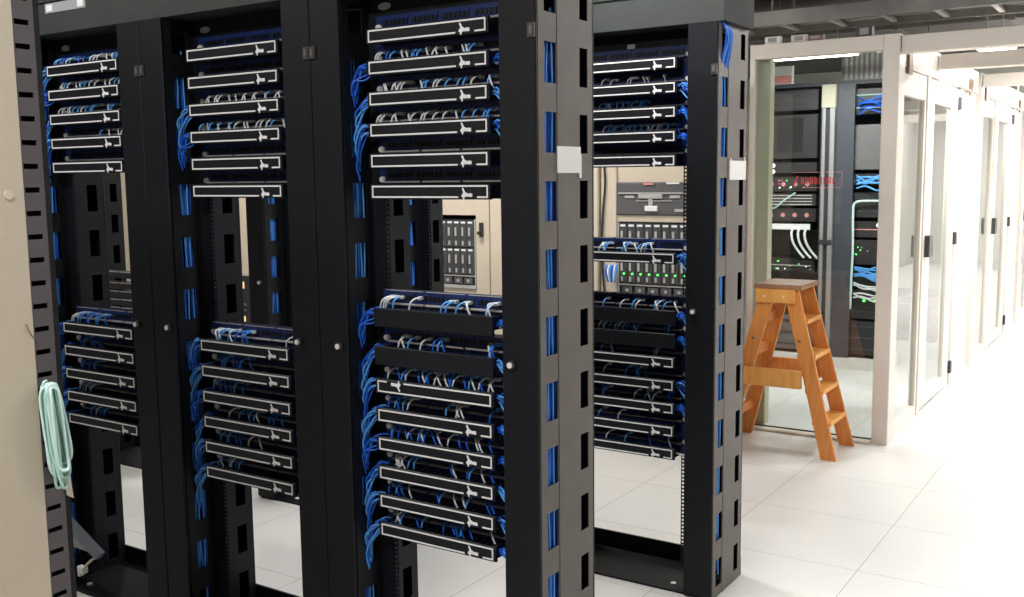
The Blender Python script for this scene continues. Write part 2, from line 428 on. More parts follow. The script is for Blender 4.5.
# ---- vertical cable bundles inside the channels
def vbundle_mesh(seed, xin):
    rnd = random.Random(seed); mb = MB()
    for (yc, spread, n) in ((.060, .030, 15), (.237, .020, 9)):
        for side in ((0, 1) if yc < .1 else (1,)):
            for i in range(n):
                y = yc + spread*(2*(i+.5)/n-1); mn = rnd.choice(('blue', 'blue', 'blue', 'blue2')) if yc < .1 else 'blue'
                ph = rnd.uniform(0, 6.28); am = rnd.uniform(.002, .009); pts = []
                z = rnd.uniform(.03, .3) if yc < .1 else rnd.uniform(.03, .3); zt = rnd.uniform(1.85, 2.10)
                xx = (-.010 - rnd.uniform(0, .012)) if side == 0 else (-W+.010+rnd.uniform(0, .012))
                while z < zt:
                    pts.append((xx+.003*math.sin(z*7+ph), y+am*math.sin(z*9+ph*1.7), z)); z += .085
                mb.tube(pts, .0030, mn, 4)
    return mb.mesh('cable_bundle')
VB = [vbundle_mesh(i, 0) for i in range(3)]

ORD = ['topmost', 'second', 'third', 'fourth', 'fifth', 'sixth', 'seventh', 'eighth']
vb_i = [0]; REST = []
def equip(rx, ry, rname, stack, zs, kinds, leads, fl, fr, gap_top=False):
    """zs: z of each outline top; kinds: 'o' outlined, 'f' outlined upside down, 'p' plain; leads: list of lead x-fractions per tray."""
    n = len(zs)
    for i, z in enumerate(zs):
        pos = (ORD[i] if i < n-1 or n == 1 else 'lowest')
        pos = pos if pos in ('topmost', 'lowest') else pos + ' from top'
        k = kinds[i]
        where = f'{stack}, {rname}'
        lab = {'o': f'outlined black cable tray, {pos}, {where}',
               'f': f'black cable tray with upside-down horse mark, {pos}, {where}',
               'p': f'plain black cable tray without outline, {pos}, {where}'}[k]
        t = thing('cable_tray', lab, 'cable tray', (rx+OX0, ry+.031, z), group='horizontal cable trays in the racks')
        place(TBODY, 'tray_body', t)
        c = place(COVER_T if k == 'p' else COVER, 'cover', t)
        if k != 'p':
            place(OUTL_F if k == 'f' else OUTL, 'printed_outline', c); place(LOGO_F if k == 'f' else LOGO, 'horse_mark', c)
        g = thing('patch_bay', f'navy patch bay over tray {pos}, {where}', 'patch panel', (rx+OX0, ry+.031, z), group='patch panels in the racks')
        place(PBODY, 'panel_face', g); place(PORTS, 'port_row', g); place(STRIPS, 'label_strip', g)
        if k == 'p' or (gap_top and i == 0): place(TSTRIP, 'top_edge_strip', g)
        w = OX1-OX0
        place(EAR, 'fixing_clip', g, (-.022, -.001, 0)); place(EAR, 'fixing_clip', g, (w+.021, -.001, 0))
        for (xf, colr) in leads[i]:
            colr = {'w': 'white', 'p': 'pale blue', 'b': 'blue'}[colr]
            me, pt = random.choice(LEADS[colr]), (rx+OX0+w*xf, ry+.031, z+random.uniform(-.002, .002))
            if (rname, stack) in MASSED: REST.append((me, pt)); continue
            o = place(me, 'patch_lead', None, pt)
            tag(o, f'{colr} patch lead over tray {pos}, {where}', 'patch lead', f'{colr} patch leads over tray {pos}, {where}')
        for (flag, src, sd) in ((fl[i], FANL, 'channel beside its far'), (fr[i], FANR, 'channel beside its near')):
            if flag:
                o = place(src[(i+vb_i[0]) % 4], 'cable_fan', None, (rx+OX0, ry+.031, z))
                tag(o, f'blue cables at {"far" if src is FANL else "near"} end of tray {pos}, {where}', 'cable bundle', 'blue cable fans at the tray ends')
    vb_i[0] += 1

def L(spec):   # "w.05 p.1 ..." -> list
    return [(float(s[1:]), s[0]) for s in spec.split()]
def rand_leads(n, a, b, mix, seed):
    r = random.Random(seed); return [(a+(b-a)*(i+.5)/n+r.uniform(-.012, .012), r.choice(mix)) for i in range(n)]

A, B, C = 'aisle-end front rack', 'middle front rack', 'rack by beige cabinet'
Dn = 'aisle-end rear rack'
racks1 = [make_rack(-k*P, 0, l) for k, l in enumerate((
    'black open rack at the aisle end of the front row',
    'tall black open rack in the middle of the front row',
    'tall black open rack of the front row beside the beige cabinet'))]
rear_labels = ['black open rack at the aisle end of the rear row',
               'empty black rack second from the aisle end of the rear row', 'empty black rack third from the aisle end of the rear row',
               'black rear-row rack farthest from the ladder, holding five thin units']
REAR_X = [0, -P, -2*P-.075, -4*P]        # the row has a gap before its farthest rack
racks2 = [make_rack(x, RY, l) for x, l in zip(REAR_X, rear_labels)]
place(RBADGE, 'small_badge', [c for c in racks2[0].children if c.name.startswith('crossbar')][0], (-.405, .121, 2.09))

U1 = .0889
MASSED = {(B, 'lower stack'), (C, 'upper stack'), (C, 'lower stack')}     # the smallest leads in view go into one mass
up = 'upper stack'; lo = 'lower stack'
zA = [2.0226-U1*i for i in range(6)]
none = []
equip(0, 0, A, up, zA, 'oooooo',
      [none, L('w.03 w.05 b.11 p.16 w.20 w.24 b.30 p.35 p.39 w.42 w.50 w.53 w.58 w.72 w.75 p.80 p.84'),
       L('w.03 w.05 w.13 w.17 w.22 w.25 w.36 p.43 p.45 w.54 w.57 p.64 p.73 p.77 w.85 w.94 p.97'),
       L('w.03 w.06 w.13 w.16 w.25 w.34 w.42 w.45 w.53 w.61 w.66 p.77 p.86 b.91 p.94 p.97'), none, none],
      [0, 1, 1, 1, 0, 0], [0, 1, 1, 1, 0, 0])
zA2 = [1.213, 1.098] + [.999-U1*i for i in range(6)]
equip(0, 0, A, lo, zA2, 'ppfooooo',
      [L('w.02 w.04 w.07 p.11 w.28 p.56 p.60 p.69 w.72 w.90 p.93 w.96'), L('w.14 w.17 p.25 w.37 b.47 b.50 p.51 w.90 b.93 p.95 b.97'),
       rand_leads(22, .05, .97, 'wpbbw', 1), L('b.05 b.09 p.12 p.18 w.25 p.57 w.62 w.65 w.68 b.95'),
       rand_leads(12, .04, .45, 'pbbw', 2)+L('w.60 b.64 b.70 w.78 w.80 b.9'), L('w.05 w.07 w.10 w.13 w.17 p.24 p.27 b.55 w.57 b.75 p.78 w.82 b.9'),
       L('b.03 b.06 b.09 p.12 w.17 b.44 p.52 w.58 w.66 p.75 b.86 b.90'), L('w.05 w.12 p.15 b.24 p.34 b.53 b.56 b.60 b.64 p.68 b.72 w.9')],
      [1, 1, 1, 1, 1, 1, 1, 1], [1, 1, 1, 1, 1, 1, 1, 1], True)
zB = [2.026-U1*i for i in range(6)]
equip(-P, 0, B, up, zB, 'oooooo',
      [none, none, L('w.10 w.14 w.19 w.24 w.28 w.34 w.42 w.52 w.56 w.63 w.68 w.75 p.82 w.9 w.93'), L('p.04 w.07 b.11 p.15 w.2 p.26 w.33 p.39 w.46 w.5 w.54 w.71 w.75 w.82 p.87 w.93'), none, none],
      [0, 0, 1, 1, 0, 0], [0, 0, 1, 1, 0, 0])
zB2 = [1.059-U1*i for i in range(6)]
equip(-P, 0, B, lo, zB2, 'oooooo',
      [L('w.05 w.09 p.14 p.18 w.22 p.28 b.34 b.38 b.42 p.45 w.94'), L('b.1 b.14 p.18 p.22 b.26 b.3 b.35 p.4 b.45'), L('p.05 b.09 b.15 b.2 p.3 b.36'),
       L('w.25 p.36 b.4 p.46 w.5 p.54 b.7 b.75 b.8'), L('p.12 b.16 p.2 b.24 b.3 w.46 w.52'), L('w.05 p.08 w.15 p.2 w.24 b.28 p.33')],
      [1]*6, [1]*6, True)
zC = [2.026-U1*i for i in range(5)]
equip(-2*P, 0, C, up, zC, 'ooooo',
      [L('p.03 p.06 b.1 b.15 w.2 p.26 b.33 b.4 w.55 w.6 w.66 w.72 w.8 p.86 p.92 p.97'), L('w.05 w.09 p.14 w.2 w.26 w.32 p.4 p.46 w.52 w.6 w.68 w.75 w.82 p.88 w.95'),
       L('w.05 w.1 w.14 w.18 p.25 p.33 w.38 p.43 p.5 p.55 w.7 p.76 p.82 w.94 w.97'), L('w.7 w.83 w.94 w.97 p.62'), none], [1, 1, 1, 1, 0], [1, 1, 1, 1, 0])
zC2 = [1.065-U1*i for i in range(5)]
equip(-2*P, 0, C, lo, zC2, 'ooooo',
      [L('w.05 w.08 p.13 p.17 b.22 b.26 p.3 b.35 p.4 p.44 b.48'), L('b.1 b.15 p.2 b.25 b.3 b.36 b.4'), L('b.1 p.15 b.2 b.25 b.3 p.34'), L('w.1 p.15 w.2 p.24 w.28'), L('b.2 p.25 b.3 w.34 b.39 p.44')],
      [1]*5, [0]*5, True)
zD = [2.026-U1*i for i in range(5)]
equip(0, RY, Dn, up, zD, 'ooooo',
      [none, L('w.25 w.34 w.52 w.55 w.62 w.66 w.83'), rand_leads(12, .2, .7, 'ppbw', 4), rand_leads(17, .2, .98, 'wpbp', 5), none], [0, 0, 1, 1, 0], [0, 1, 1, 1, 0])
equip(0, RY, Dn, 'between both stacks', [1.305], 'o', [L('w.2 w.23 p.26 p.29 w.43 p.47 p.50 w.54 p.63 w.67 p.69 w.71')], [1], [1], True)
zD2 = [1.086, .997] + [.908-U1*i for i in range(5)]
equip(0, RY, Dn, lo, zD2, 'ppooooo',
      [L('p.25 w.45 p.57 w.62 w.76 p.79 w.83 p.9 w.95'), rand_leads(12, .2, .62, 'wpb', 6)+L('b.85 b.9 p.93'), L('p.23 w.29 p.8 w.83'), L('w.27 p.5 b.55 b.58 p.61 b.65'),
       L('b.2 p.25 p.28 w.6 w.68 p.72 w.8 b.9 b.93'), L('p.22 w.43'), L('w.3 p.5 b.7 w.9')], [1]*7, [1, 1, 0, 1, 1, 0, 0], True)

mb = MB()
for (me, pt) in REST:
    i = len(mb.v); mb.v += [tuple(Vector(v.co)+Vector(pt)) for v in me.vertices]
    mm = [mb.mi({m.name: k for k, m in M.items()}[x.name]) for x in me.materials]
    for p_ in me.polygons: mb.face([i+k for k in p_.vertices], mm[p_.material_index], p_.use_smooth)
tag(mb.build('patch_leads'), 'small patch leads massed in the middle rack lower stack and the rack by beige cabinet', 'patch lead', None, 'stuff')

# five thin panels in the farthest rear rack
for i, z in enumerate((1.098, 1.037, .989, .943, .897)):
    t = thing('slim_panel', f'thin dark unit, {["topmost", "second from top", "third from top", "fourth from top", "lowest"][i]} of five in the farthest rear rack', 'panel', (-4*P+OX0, RY+.031, z), group='thin units in the farthest rear rack')
    w = OX1-OX0
    MB().box(-.038, .02, -.036, w+.032, .085, .0, 'chassis').build('body', t)
    MB().box(-.036, .018, -.004, w*.46, .0215, .001, 'bar').box(w*.49, .018, -.004, w+.030, .0215, .001, 'bar').build('top_edge_strip', t)

# vertical bundles in every channel
names = {0: 'aisle-end', 1: 'second', 2: 'third', 3: 'fourth', 4: 'fifth'}
j = 0
for row, (ry, n, rn) in enumerate(((0, 3, 'front'), (RY, 4, 'rear'))):
    for k in range(n):
        for sx, sn in ((0, 'near'), (-P+W, 'far')):
            o = place(VB[j % 3], 'cable_bundle', None, ((REAR_X[k] if row else -k*P)+sx, ry, 0)); j += 1
            rk = [A, B, C][k] if row == 0 else ['aisle-end rear rack', 'second rear rack from the aisle', 'third rear rack from the aisle', 'farthest rear rack'][k]
            tag(o, f'blue cables seen through slots of the {sn} post of the {rk}', 'cable bundle', 'blue cable bundles inside the rack posts', 'stuff')

# blue cables spilling over the post top of the aisle-end rear rack
mb = MB(); rnd = random.Random(3)
for i in range(9):
    y = RY+.02+.012*i*.6
    mb.tube(spline([(-.09+.004*i, y+.01, H+.012), (-.03, y, H+.014+.002*(i % 3)), (.006, y+.006, H-.01), (.012, y+.010+rnd.uniform(0, .01), H-.06), (-.006, y+.006, 2.0-rnd.uniform(0, .04))], 5), .0032, rnd.choice(('blue', 'blue', 'blue2')), 5)
tag(mb.build('cable_spill'), 'blue cables curling over the post top of the aisle-end rear rack', 'cable bundle')

# overhead troughs
def trough(x0, x1, y, lab):
    t = thing('overhead_trough', lab, 'cable trough', (x1, y, 2.137), group='overhead cable troughs')
    l = x0-x1; h = .112
    mb = MB(); mb.box(l, 0, 0, 0, D, .003, 'trough'); mb.box(l, 0, .003, 0, .003, h, 'trough'); mb.box(l, D-.003, .003, 0, D, h, 'trough')
    mb.box(l, -.006, h, 0, .006, h+.006, 'trough'); mb.box(l, D-.006, h, 0, D+.006, h+.006, 'trough')
    mb.build('channel', t)
    MB().box(-.001, 0, 0, .003, D, h, 'matt_black').build('end_cap', t)
    return t
t1 = trough(-3*P, .018, 0, 'long grey overhead cable trough across the front rack row')
MB().box(-2.125, -.002, .072, -1.885, .0005, .106, 'badge').box(-2.115, -.003, .078, -2.08, -.001, .10, 'paper').box(-1.93, -.003, .078, -1.895, -.001, .10, 'paper').build('label_plate', t1)
t2 = trough(-5*P, .018, RY, 'long dark overhead cable trough across the rear rack row')

# white tags on the post sides
tg = thing('paper_tag', 'blank white tag with a torn corner on the side of the aisle-end front rack', 'tag', (-.0006, .09, 1.608), group='white tags on the rack sides')
MB().box(0, 0, 0, .003, .124, .071, 'paper').build('card', tg); MB().box(0, .118, -.014, .0025, .130, .052, 'paper').build('tail', tg)
tg = thing('paper_tag', 'blank white tag on the side of the aisle-end rear rack', 'tag', (-.0006, RY+.112, 1.578), group='white tags on the rack sides')
MB().box(0, 0, 0, .003, .165, .071, 'paper').build('card', tg); MB().box(0, .15, .071, .0025, .158, .085, 'paper').box(0, .01, .071, .0025, .016, .08, 'paper').build('tail', tg)

# ------------------------------------------------------------------ beige cabinet in the foreground with slotted duct and fibre hank
t = thing('beige_cabinet', 'tall beige enamel cabinet end in the near corner, cut off by the picture edge', 'cabinet', (-.51, -1.093, 0))
MB().bbox(-.85, -1.25, .02, 0, 0, 2.2, 'beige', .006).build('body', t)
MB().disc((.001, -.038, 1.576), 0, .009, .003, 'beige2', 16).build('screw_cap', t)
mb = MB(); mb.tube(spline([(.0015, -.021, 1.322), (.004, -.017, 1.306), (.004, -.010, 1.294), (.0015, -.003, 1.292)], 5), .0012, 'brown', 5); mb.build('wire_hook', t)
MB().box(-.8, -1.2, 0, -.05, -.05, .02, 'black').build('plinth', t)
t = thing('slotted_duct', 'dark slotted cable duct standing along the edge of the beige cabinet', 'cable duct', (-.51, -1.098, 0))
zs = [.02]; z = 1.9555
cuts = []
z = .30
pit = .0463; z = 1.9555 - 40*pit
while z < 2.15: cuts.append(z); z += pit
for z in cuts: zs += [z-.0055, z+.005]
zs.append(2.18)
mb = MB(); mb.grid_plate([0, .003, .034, .044], zs, lambda a, b: a == 1 and b % 2 == 1, 0, -.005, -.001, 'duct'); mb.build('slotted_wall', t)
MB().box(-.06, .044, .02, -.001, .056, 2.18, 'black').build('back_rail', t)
MB().box(-.055, .001, .02, -.045, .043, 2.18, 'dark').build('inner_wall', t)
mb = MB(); rnd = random.Random(11)
for i in range(13):
    yc = -1.087+rnd.uniform(-.004, .004); hw = rnd.uniform(.010, .021); zt = 1.205-rnd.uniform(0, .012); zb = .985+rnd.uniform(-.008, .05); xo = -.502+.0032*i*.9; sk = .014+rnd.uniform(-.002, .004)
    pts = []
    for k in range(28):
        a = 2*PI*k/28; s = math.sin(a); zz = (zt+zb)/2+(zt-zb)/2*math.copysign(abs(s)**.45, s)
        fr = (zt-zz)/(zt-zb); pts.append((xo+.003*math.sin(a*3+i), yc+hw*(.75+.2*fr)*math.copysign(abs(math.cos(a))**.6, math.cos(a))+sk*fr, zz))
    mb.tube(pts, .0030, 'aqua2' if i % 3 == 0 else 'aqua', 6, closed=True)
hk = thing('fibre_cable_hank', 'pale aqua fibre cable hank hanging on the slotted duct', 'cable', (0, 0, 0))
mb.build('loops', hk)
MB().bbox(-.494, -1.066, 1.008, -.484, -1.052, 1.040, 'paper', .003).build('plug', hk)
for i, (z0, z1) in enumerate(((1.062, 1.133), (.946, 1.011))):
    o = thing('plastic_flap', ('upper' if i == 0 else 'lower')+' cream plastic flap beside the aqua cable hank', 'flap', (-.5095, -1.052, z0))
    MB().hexa([(0, 0, .010), (.004, 0, .010), (.004, .014, 0), (0, .014, 0), (0, -.004, z1-z0), (.004, -.004, z1-z0), (.004, .008, z1-z0-.004), (0, .008, z1-z0-.004)], 'cream').build('flap', o)

# leaning sheet and loose plug at the foot of the front rack beside the beige cabinet
t = thing('sheet_metal_cover', 'blue-grey sheet metal cover leaning in the foot of the front rack by the beige cabinet', 'metal cover', (0, 0, 0))
MB().hexa([(-2.26, -.062, .368), (-1.922, -.062, .198), (-1.922, -.042, .198), (-2.26, -.042, .368), (-2.26, -.062, .423), (-1.888, -.062, .228), (-1.888, -.042, .228), (-2.26, -.042, .423)], 'grey_metal').build('folded_edge', t)
MB().hexa([(-2.26, -.040, .215), (-1.955, -.040, .205), (-1.955, -.037, .205), (-2.26, -.037, .215), (-2.26, -.040, .372), (-1.93, -.040, .212), (-1.93, -.037, .212), (-2.26, -.037, .372)], 'pale_metal').build('inner_sheet', t)
t = thing('loose_connector', 'small white connector hanging loose below the leaning sheet metal cover', 'connector', (0, 0, 0))
MB().tube(spline([(-1.935, -.045, .205), (-1.955, -.05, .190), (-1.985, -.052, .168), (-2.010, -.052, .145)], 5), .005, 'cream', 6).build('lead', t)
MB().bbox(-2.035, -.066, .125, -2.002, -.042, .152, 'paper', .004).box(-2.04, -.062, .110, -2.026, -.045, .13, 'silver').build('plug', t)

# ------------------------------------------------------------------ back row of cream cabinets with blade servers
YB = 3.0
def cabinet(x0, x1, lab, open_, opening=None, latch=None):
    t = thing('server_cabinet', lab, 'cabinet', (x0, YB, 0), group='cream cabinets of the back row')
    w = x1-x0; h = 2.15; d = .78
    mb = MB(); mb.box(.003, .03, .05, .02, d, h, 'beige2'); mb.box(w-.02, .03, .05, w-.003, d, h, 'beige2'); mb.box(.003, d-.02, .05, w-.003, d, h, 'beige2')
    mb.box(.003, .03, h-.02, w-.003, d, h, 'beige2'); mb.box(.003, .03, .05, w-.003, d, .07, 'beige2'); mb.box(.05, .06, 0, w-.05, d-.05, .05, 'black')
    mb.build('body', t)
    if open_:
        a, b = opening[0]-x0, opening[1]-x0
        mb = MB(); mb.bbox(.003, 0, .05, a-.004, .03, h, 'beige2', .004); mb.bbox(b+.004, 0, .05, w-.003, .03, h, 'beige2', .004)
        mb.box(a-.004, 0, h-.08, b+.004, .03, h, 'beige2'); mb.box(a-.004, 0, .05, b+.004, .03, .10, 'beige2'); mb.build('front_frame', t)
        for (za, zb) in opening[2]: MB().box(a-.003, .012, za, b+.003, .02, zb, 'beige2').build('blank_panel', t)
    else:
        MB().bbox(.006, -.012, .06, w-.006, .028, h-.01, 'beige2', .006).build('door', t)
    if latch:
        MB().bbox(latch[0]-x0-.012, -.022, latch[1]-.045, latch[0]-x0+.012, .002, latch[1]+.045, 'hinge', .004).box(latch[0]-x0-.02, -.03, latch[1]-.03, latch[0]-x0+.004, -.022, latch[1]-.01, 'hinge').build('latch', t)
    return t
cabinet(-1.43, -.85, 'cream cabinet holding blade servers and a drive shelf, next to the ladder side', True, (-1.324, -.872, [(1.56, 2.08), (1.335, 1.372), (.10, .884)]))
cabinet(-2.215, -1.435, 'wide closed cream cabinet between the two blade server cabinets', False)
cabinet(-2.86, -2.22, 'cream cabinet with a latch beside a tall blade enclosure', True, (-2.782, -2.33, [(1.36, 2.08), (.10, .884)]), latch=(-2.275, 1.27))
xs = [-2.865, -3.45, -4.05, -4.85, -5.60, -6.35]
for i in range(5):
    t = cabinet(xs[i+1]+.003, xs[i]-.002, ['closed cream cabinet next to the one with the latch', 'closed cream cabinet second past the one with the latch', 'cream cabinet with a dark lower half and two amber lights', 'closed cream cabinet just past the one with amber lights', 'farthest closed cream cabinet of the back row'][i], False)
    if i == 2:
        g = MB().bbox(.012, -.024, .08, .785, -.011, .885, 'chassis', .004).build('lower_grille', t)
        for (x, z, w_, h_) in ((.355, .79, .05, .05), (.33, .66, .09, .02), (.33, .62, .09, .012), (.36, .54, .045, .04)): MB().box(x, -.032, z, x+w_, -.024, z+h_, 'amber' if h_ > .03 else 'chassis_g').build('light' if h_ > .03 else 'slot', g)

def blade_enclosure(x0, x1, lab, leds):
    t = thing('blade_enclosure', lab, 'server', (x0, YB+.004, .889), group='blade server enclosures')
    w = x1-x0
    MB().box(0, .012, 0, w, .55, .444, 'chassis').build('chassis', t)
    MB().box(0, 0, 0, .008, .012, .444, 'bar').box(w-.008, 0, 0, w, .012, .444, 'bar').box(.008, 0, .078, w-.008, .012, .086, 'bar').box(.008, -.002, .0, w-.008, .012, .022, 'bar').build('frame_bars', t)
    fm = MB()
    for k in range(5): fm.box(.02+k*(w-.04)/5+.01, .002, .03, .02+(k+1)*(w-.04)/5-.01, .012, .07, 'chassis_g'); fm.disc((.02+(k+.5)*(w-.04)/5, .001, .05), 1, .01, .006, 'bar', 10)
    fm.build('fan_row', t)
    n = 8; pw = (w-.02)/n
    for r in range(2):
        for k in range(n):
            x = .010+k*pw; z0 = .092 + r*.176
            b = MB().bbox(x+.002, -.004, z0, x+pw-.002, .012, z0+.168, 'blade', .003).build('blade', t)
            MB().bbox(x+.014, -.012, z0+.070, x+.028, -.004, z0+.125, 'bar', .003).build('handle', b); MB().box(x+.010, -.007, z0+.150, x+pw-.010, -.004, z0+.162, 'paper').build('name_tab', b); MB().box(x+.016, -.008, z0+.010, x+.028, -.004, z0+.038, 'bar').build('lower_catch', b)
            if leds: MB().disc((x+.034, -.006, z0+.054), 1, .006, .006, 'led_g', 8).build('led', b)
    return t
blade_enclosure(-1.322, -.874, 'blade server enclosure with green lights in the cabinet by the ladder side', True)
blade_enclosure(-2.780, -2.332, 'unlit blade server enclosure with silver handles beside the cabinet latch', False)
t = thing('drive_shelf', 'grey drive shelf with silver bars above the blade enclosure', 'server', (-1.322, YB+.004, 1.376)); w = .448
MB().bbox(0, -.004, 0, w, .012, .182, 'chassis_g', .004).box(0.01, .012, .005, w-.01, .5, .178, 'chassis').build('chassis', t)
MB().box(.01, -.012, .118, w-.01, -.003, .126, 'bar').box(.17, -.010, .168, .23, -.003, .180, 'red_pale').box(.31, -.010, .172, .385, -.003, .182, 'paper').build('front_trim', t)
MB().bbox(.14, -.016, .092, .285, -.003, .115, 'bar', .003).bbox(.18, -.016, .02, .255, -.003, .05, 'paper', .003).box(.20, -.012, .05, .225, -.003, .092, 'bar').box(.12, -.009, .076, .34, -.003, .081, 'bar').box(.05, -.009, .094, .11, -.003, .108, 'bar').box(.33, -.009, .094, .39, -.003, .110, 'bar').box(.36, -.009, .018, .41, -.003, .034, 'bar').build('front_panel', t)
tag(MB().tube(spline([(-1.405, 2.995, 1.68), (-1.398, 2.993, 1.55), (-1.410, 2.992, 1.40), (-1.418, 2.992, 1.22), (-1.412, 2.992, 1.02), (-1.395, 2.993, .86), (-1.38, 2.995, .70)], 6), .006, 'hinge', 6).build('power_cable'), 'thin black cable hanging down the cream frame beside the blade enclosure with green lights', 'cable')
mb = MB()
for i in range(6): mb.tube(spline([(-1.37+.012*i, 2.97, 1.085), (-1.375+.013*i, 2.96, 1.04+.006*(i % 2)), (-1.36+.008*i, 2.965, .985)], 4), .006, ('blue', 'paper', 'blue2')[i % 3], 5)
tag(mb.build('connector_cluster'), 'small cluster of blue and white connectors beside the blade enclosure', 'cable bundle')

# ------------------------------------------------------------------ wooden step ladder
t = thing('step_ladder', 'small orange wooden step ladder with a worn brown top', 'ladder', (0, 0, 0))
def leg(xt, zt, xb, yt, yb, name='leg', wd=.085, th=.022):
    h = wd/2
    MB().hexa([(xb-h, yb-th/2, 0), (xb+h, yb-th/2, 0), (xb+h, yb+th/2, 0), (xb-h, yb+th/2, 0), (xt-h, yt-th/2, zt), (xt+h, yt-th/2, zt), (xt+h, yt+th/2, zt), (xt-h, yt+th/2, zt)], 'wood').build(name, t)
YN0, YN1, YF0, YF1 = 3.395, 3.345, 3.665, 3.715
for (yt, yb) in ((YN0, YN1), (YF0, YF1)):
    leg(-.420, .948, -.172, yt, yb); leg(-.548, .948, -.797, yt, yb)
MB().hexa([(-.630, 3.362, .949), (-.352, 3.362, .949), (-.352, 3.698, .949), (-.630, 3.698, .949), (-.622, 3.366, .974), (-.356, 3.366, .974), (-.356, 3.694, .974), (-.622, 3.694, .974)], 'wood_top').build('top_board', t)
for y in (3.372, 3.674):
    a = MB().bbox(-.618, y-.010, .868, -.392, y+.010, .947, 'wood_light', .003).build('apron', t)
    if y < 3.5:
        for x in (-.565, -.455): MB().disc((x, y-.011, .905), 1, .006, .004, 'silver', 10).build('screw', a)
for i, z in enumerate((.765, .567, .372, .195)):
    fr = (.948-z)/.948; x = -.420+.248*fr; yn = YN0+(YN1-YN0)*fr+.011; yf = YF0+(YF1-YF0)*fr-.011
    MB().bbox(x-.055, yn, z-.012, x+.05, yf, z+.012, 'wood_light', .003).build('tread', t)
    x = -.548-.249*fr
    MB().bbox(x-.02, yn, z-.03, x+.005, yf, z+.03, 'wood', .003).build('rung', t)
for y in (3.358, 3.702):
    MB().bbox(-.685 if y < 3.5 else -.685, y-.011, .388, -.335, y+.011, .492, 'wood_light' if y < 3.5 else 'wood', .004).build('brace', t).location = (0, -.018 if y < 3.5 else .018, 0)
for (x, z) in ((-.625, .66), (-.355, .66)): MB().disc((x, 3.352, z), 1, .009, .008, 'brown', 10).build('bolt', t)

# ------------------------------------------------------------------ glass cage along the aisle
CY = 3.85; CT = 2.375
fr_ = thing('glass_partition', 'white framed glass cage front behind the wooden ladder', 'glass partition', (0, CY, 0))
MB().bbox(-.845, -.02, 0, -.812, .06, CT, 'cage', .004).build('post', fr_)
MB().bbox(-.062, -.02, 0, .03, .13, CT, 'cage', .004).build('post', fr_)
MB().bbox(-.812, -.02, 2.288, -.062, .06, CT, 'cage', .004).build('top_rail', fr_)
MB().bbox(-.812, -.06, 0, -.062, .05, .018, 'cage', .004).box(-.812, -.004, .018, -.062, .012, .024, 'hinge').build('bottom_track', fr_)
MB().box(-.812, .002, .022, -.062, .008, 2.288, 'glass').build('glass_pane', fr_)
MB().bbox(-.812, .04, .018, -.735, .12, 2.29, 'cage_in', .004).build('inner_jamb', fr_)
MB().box(-.10, -.006, 2.277, -.075, .0, 2.286, 'paper').build('clip', fr_)
PER = 2.84
def cage_bay(i):
    y0 = CY+PER*i
    lab = ['glass sidelite and door of the cage bay nearest the wooden ladder', 'glass sidelite and door of the second cage bay along the aisle', 'glass sidelite and door of the third cage bay along the aisle', 'glass sidelite and door of the farthest cage bay along the aisle'][i]
    t = thing('cage_bay', lab, 'glass partition', (0, y0, 0), group='white framed glass cage bays')
    a = .131 if i == 0 else 0.
    if i: MB().bbox(-.06, 0, 0, .03, .13, CT, 'cage', .004).build('post', t)
    MB().bbox(-.05, .131, 2.205, .02, 2.72, CT, 'cage', .004).build('header_panel', t)
    MB().bbox(-.045, .131, 0, .012, .84, .012, 'cage', .003).build('sill', t)
    s = MB().bbox(-.03, .131, 2.05, .010, .84, 2.20, 'cage', .004).bbox(-.03, .131, .012, .010, .84, .075, 'cage', .003).bbox(-.03, .131, .075, .010, .20, 2.05, 'cage', .003).bbox(-.03, .80, .075, .010, .845, 2.05, 'cage', .003).build('sidelite_frame', t)
    MB().box(-.014, .20, .075, -.008, .80, 2.05, 'glass').build('sidelite_pane', s)
    MB().bbox(-.045, .85, 0, .018, .93, 2.2, 'cage', .004).build('jamb', t)
    d = MB().bbox(-.03, .94, .02, .012, 1.10, 2.195, 'cage', .004).bbox(-.03, 1.74, .02, .012, 1.93, 2.195, 'cage', .004).box(-.03, 1.10, 2.05, .012, 1.74, 2.195, 'cage').box(-.03, 1.10, .02, .012, 1.74, .10, 'cage').build('door', t)
    MB().box(-.012, 1.10, .10, -.006, 1.74, 2.05, 'glass').build('door_pane', d)
    MB().bbox(.014, .90, 1.045, .05, 1.02, 1.185, 'hinge', .006).build('handle', d)
    for z in (2.09, 1.11, .145): MB().bbox(.010, 1.935, z-.045, .034, 1.985, z+.045, 'hinge', .004).build('hinge', d)
    MB().bbox(-.05, 1.99, 0, .02, 2.12, 2.2, 'cage', .004).build('jamb', t)
    MB().bbox(-.05, 2.125, 0, .005, 2.72, 2.2, 'cage', .004).build('filler_panel', t)
    for y in (.26, 2.36): MB().bbox(.02, y-.05, 2.17, .035, y+.05, 2.29, 'brown', .004).build('bracket', t)
    MB().tube([(.03, 1.7, 2.20), (.045, 2.0, 2.215), (.03, 2.30, 2.20)], .008, 'bar', 6).build('closer_arm', t)
    return t
for i in range(4): cage_bay(i)
struct(MB().box(2.45, CY, 0, 2.55, 16.5, 2.5, 'white_wall').build('wall_opposite'))
MB_back = MB().box(-3.0, 9.6, 0, -.07, 9.7, 2.6, 'white_wall')
struct(MB_back.build('wall_cage_back'))
for i, (y, zt) in enumerate(((3.85, 2.366), (4.95, 2.36), (6.69, 2.366), (9.53, 2.366), (12.37, 2.366))):
    o = MB().bbox(.035, y+.0, zt-.098, 2.449, y+.12, zt, 'cage', .004).build('trim_%d' % (i+1)); struct(o)

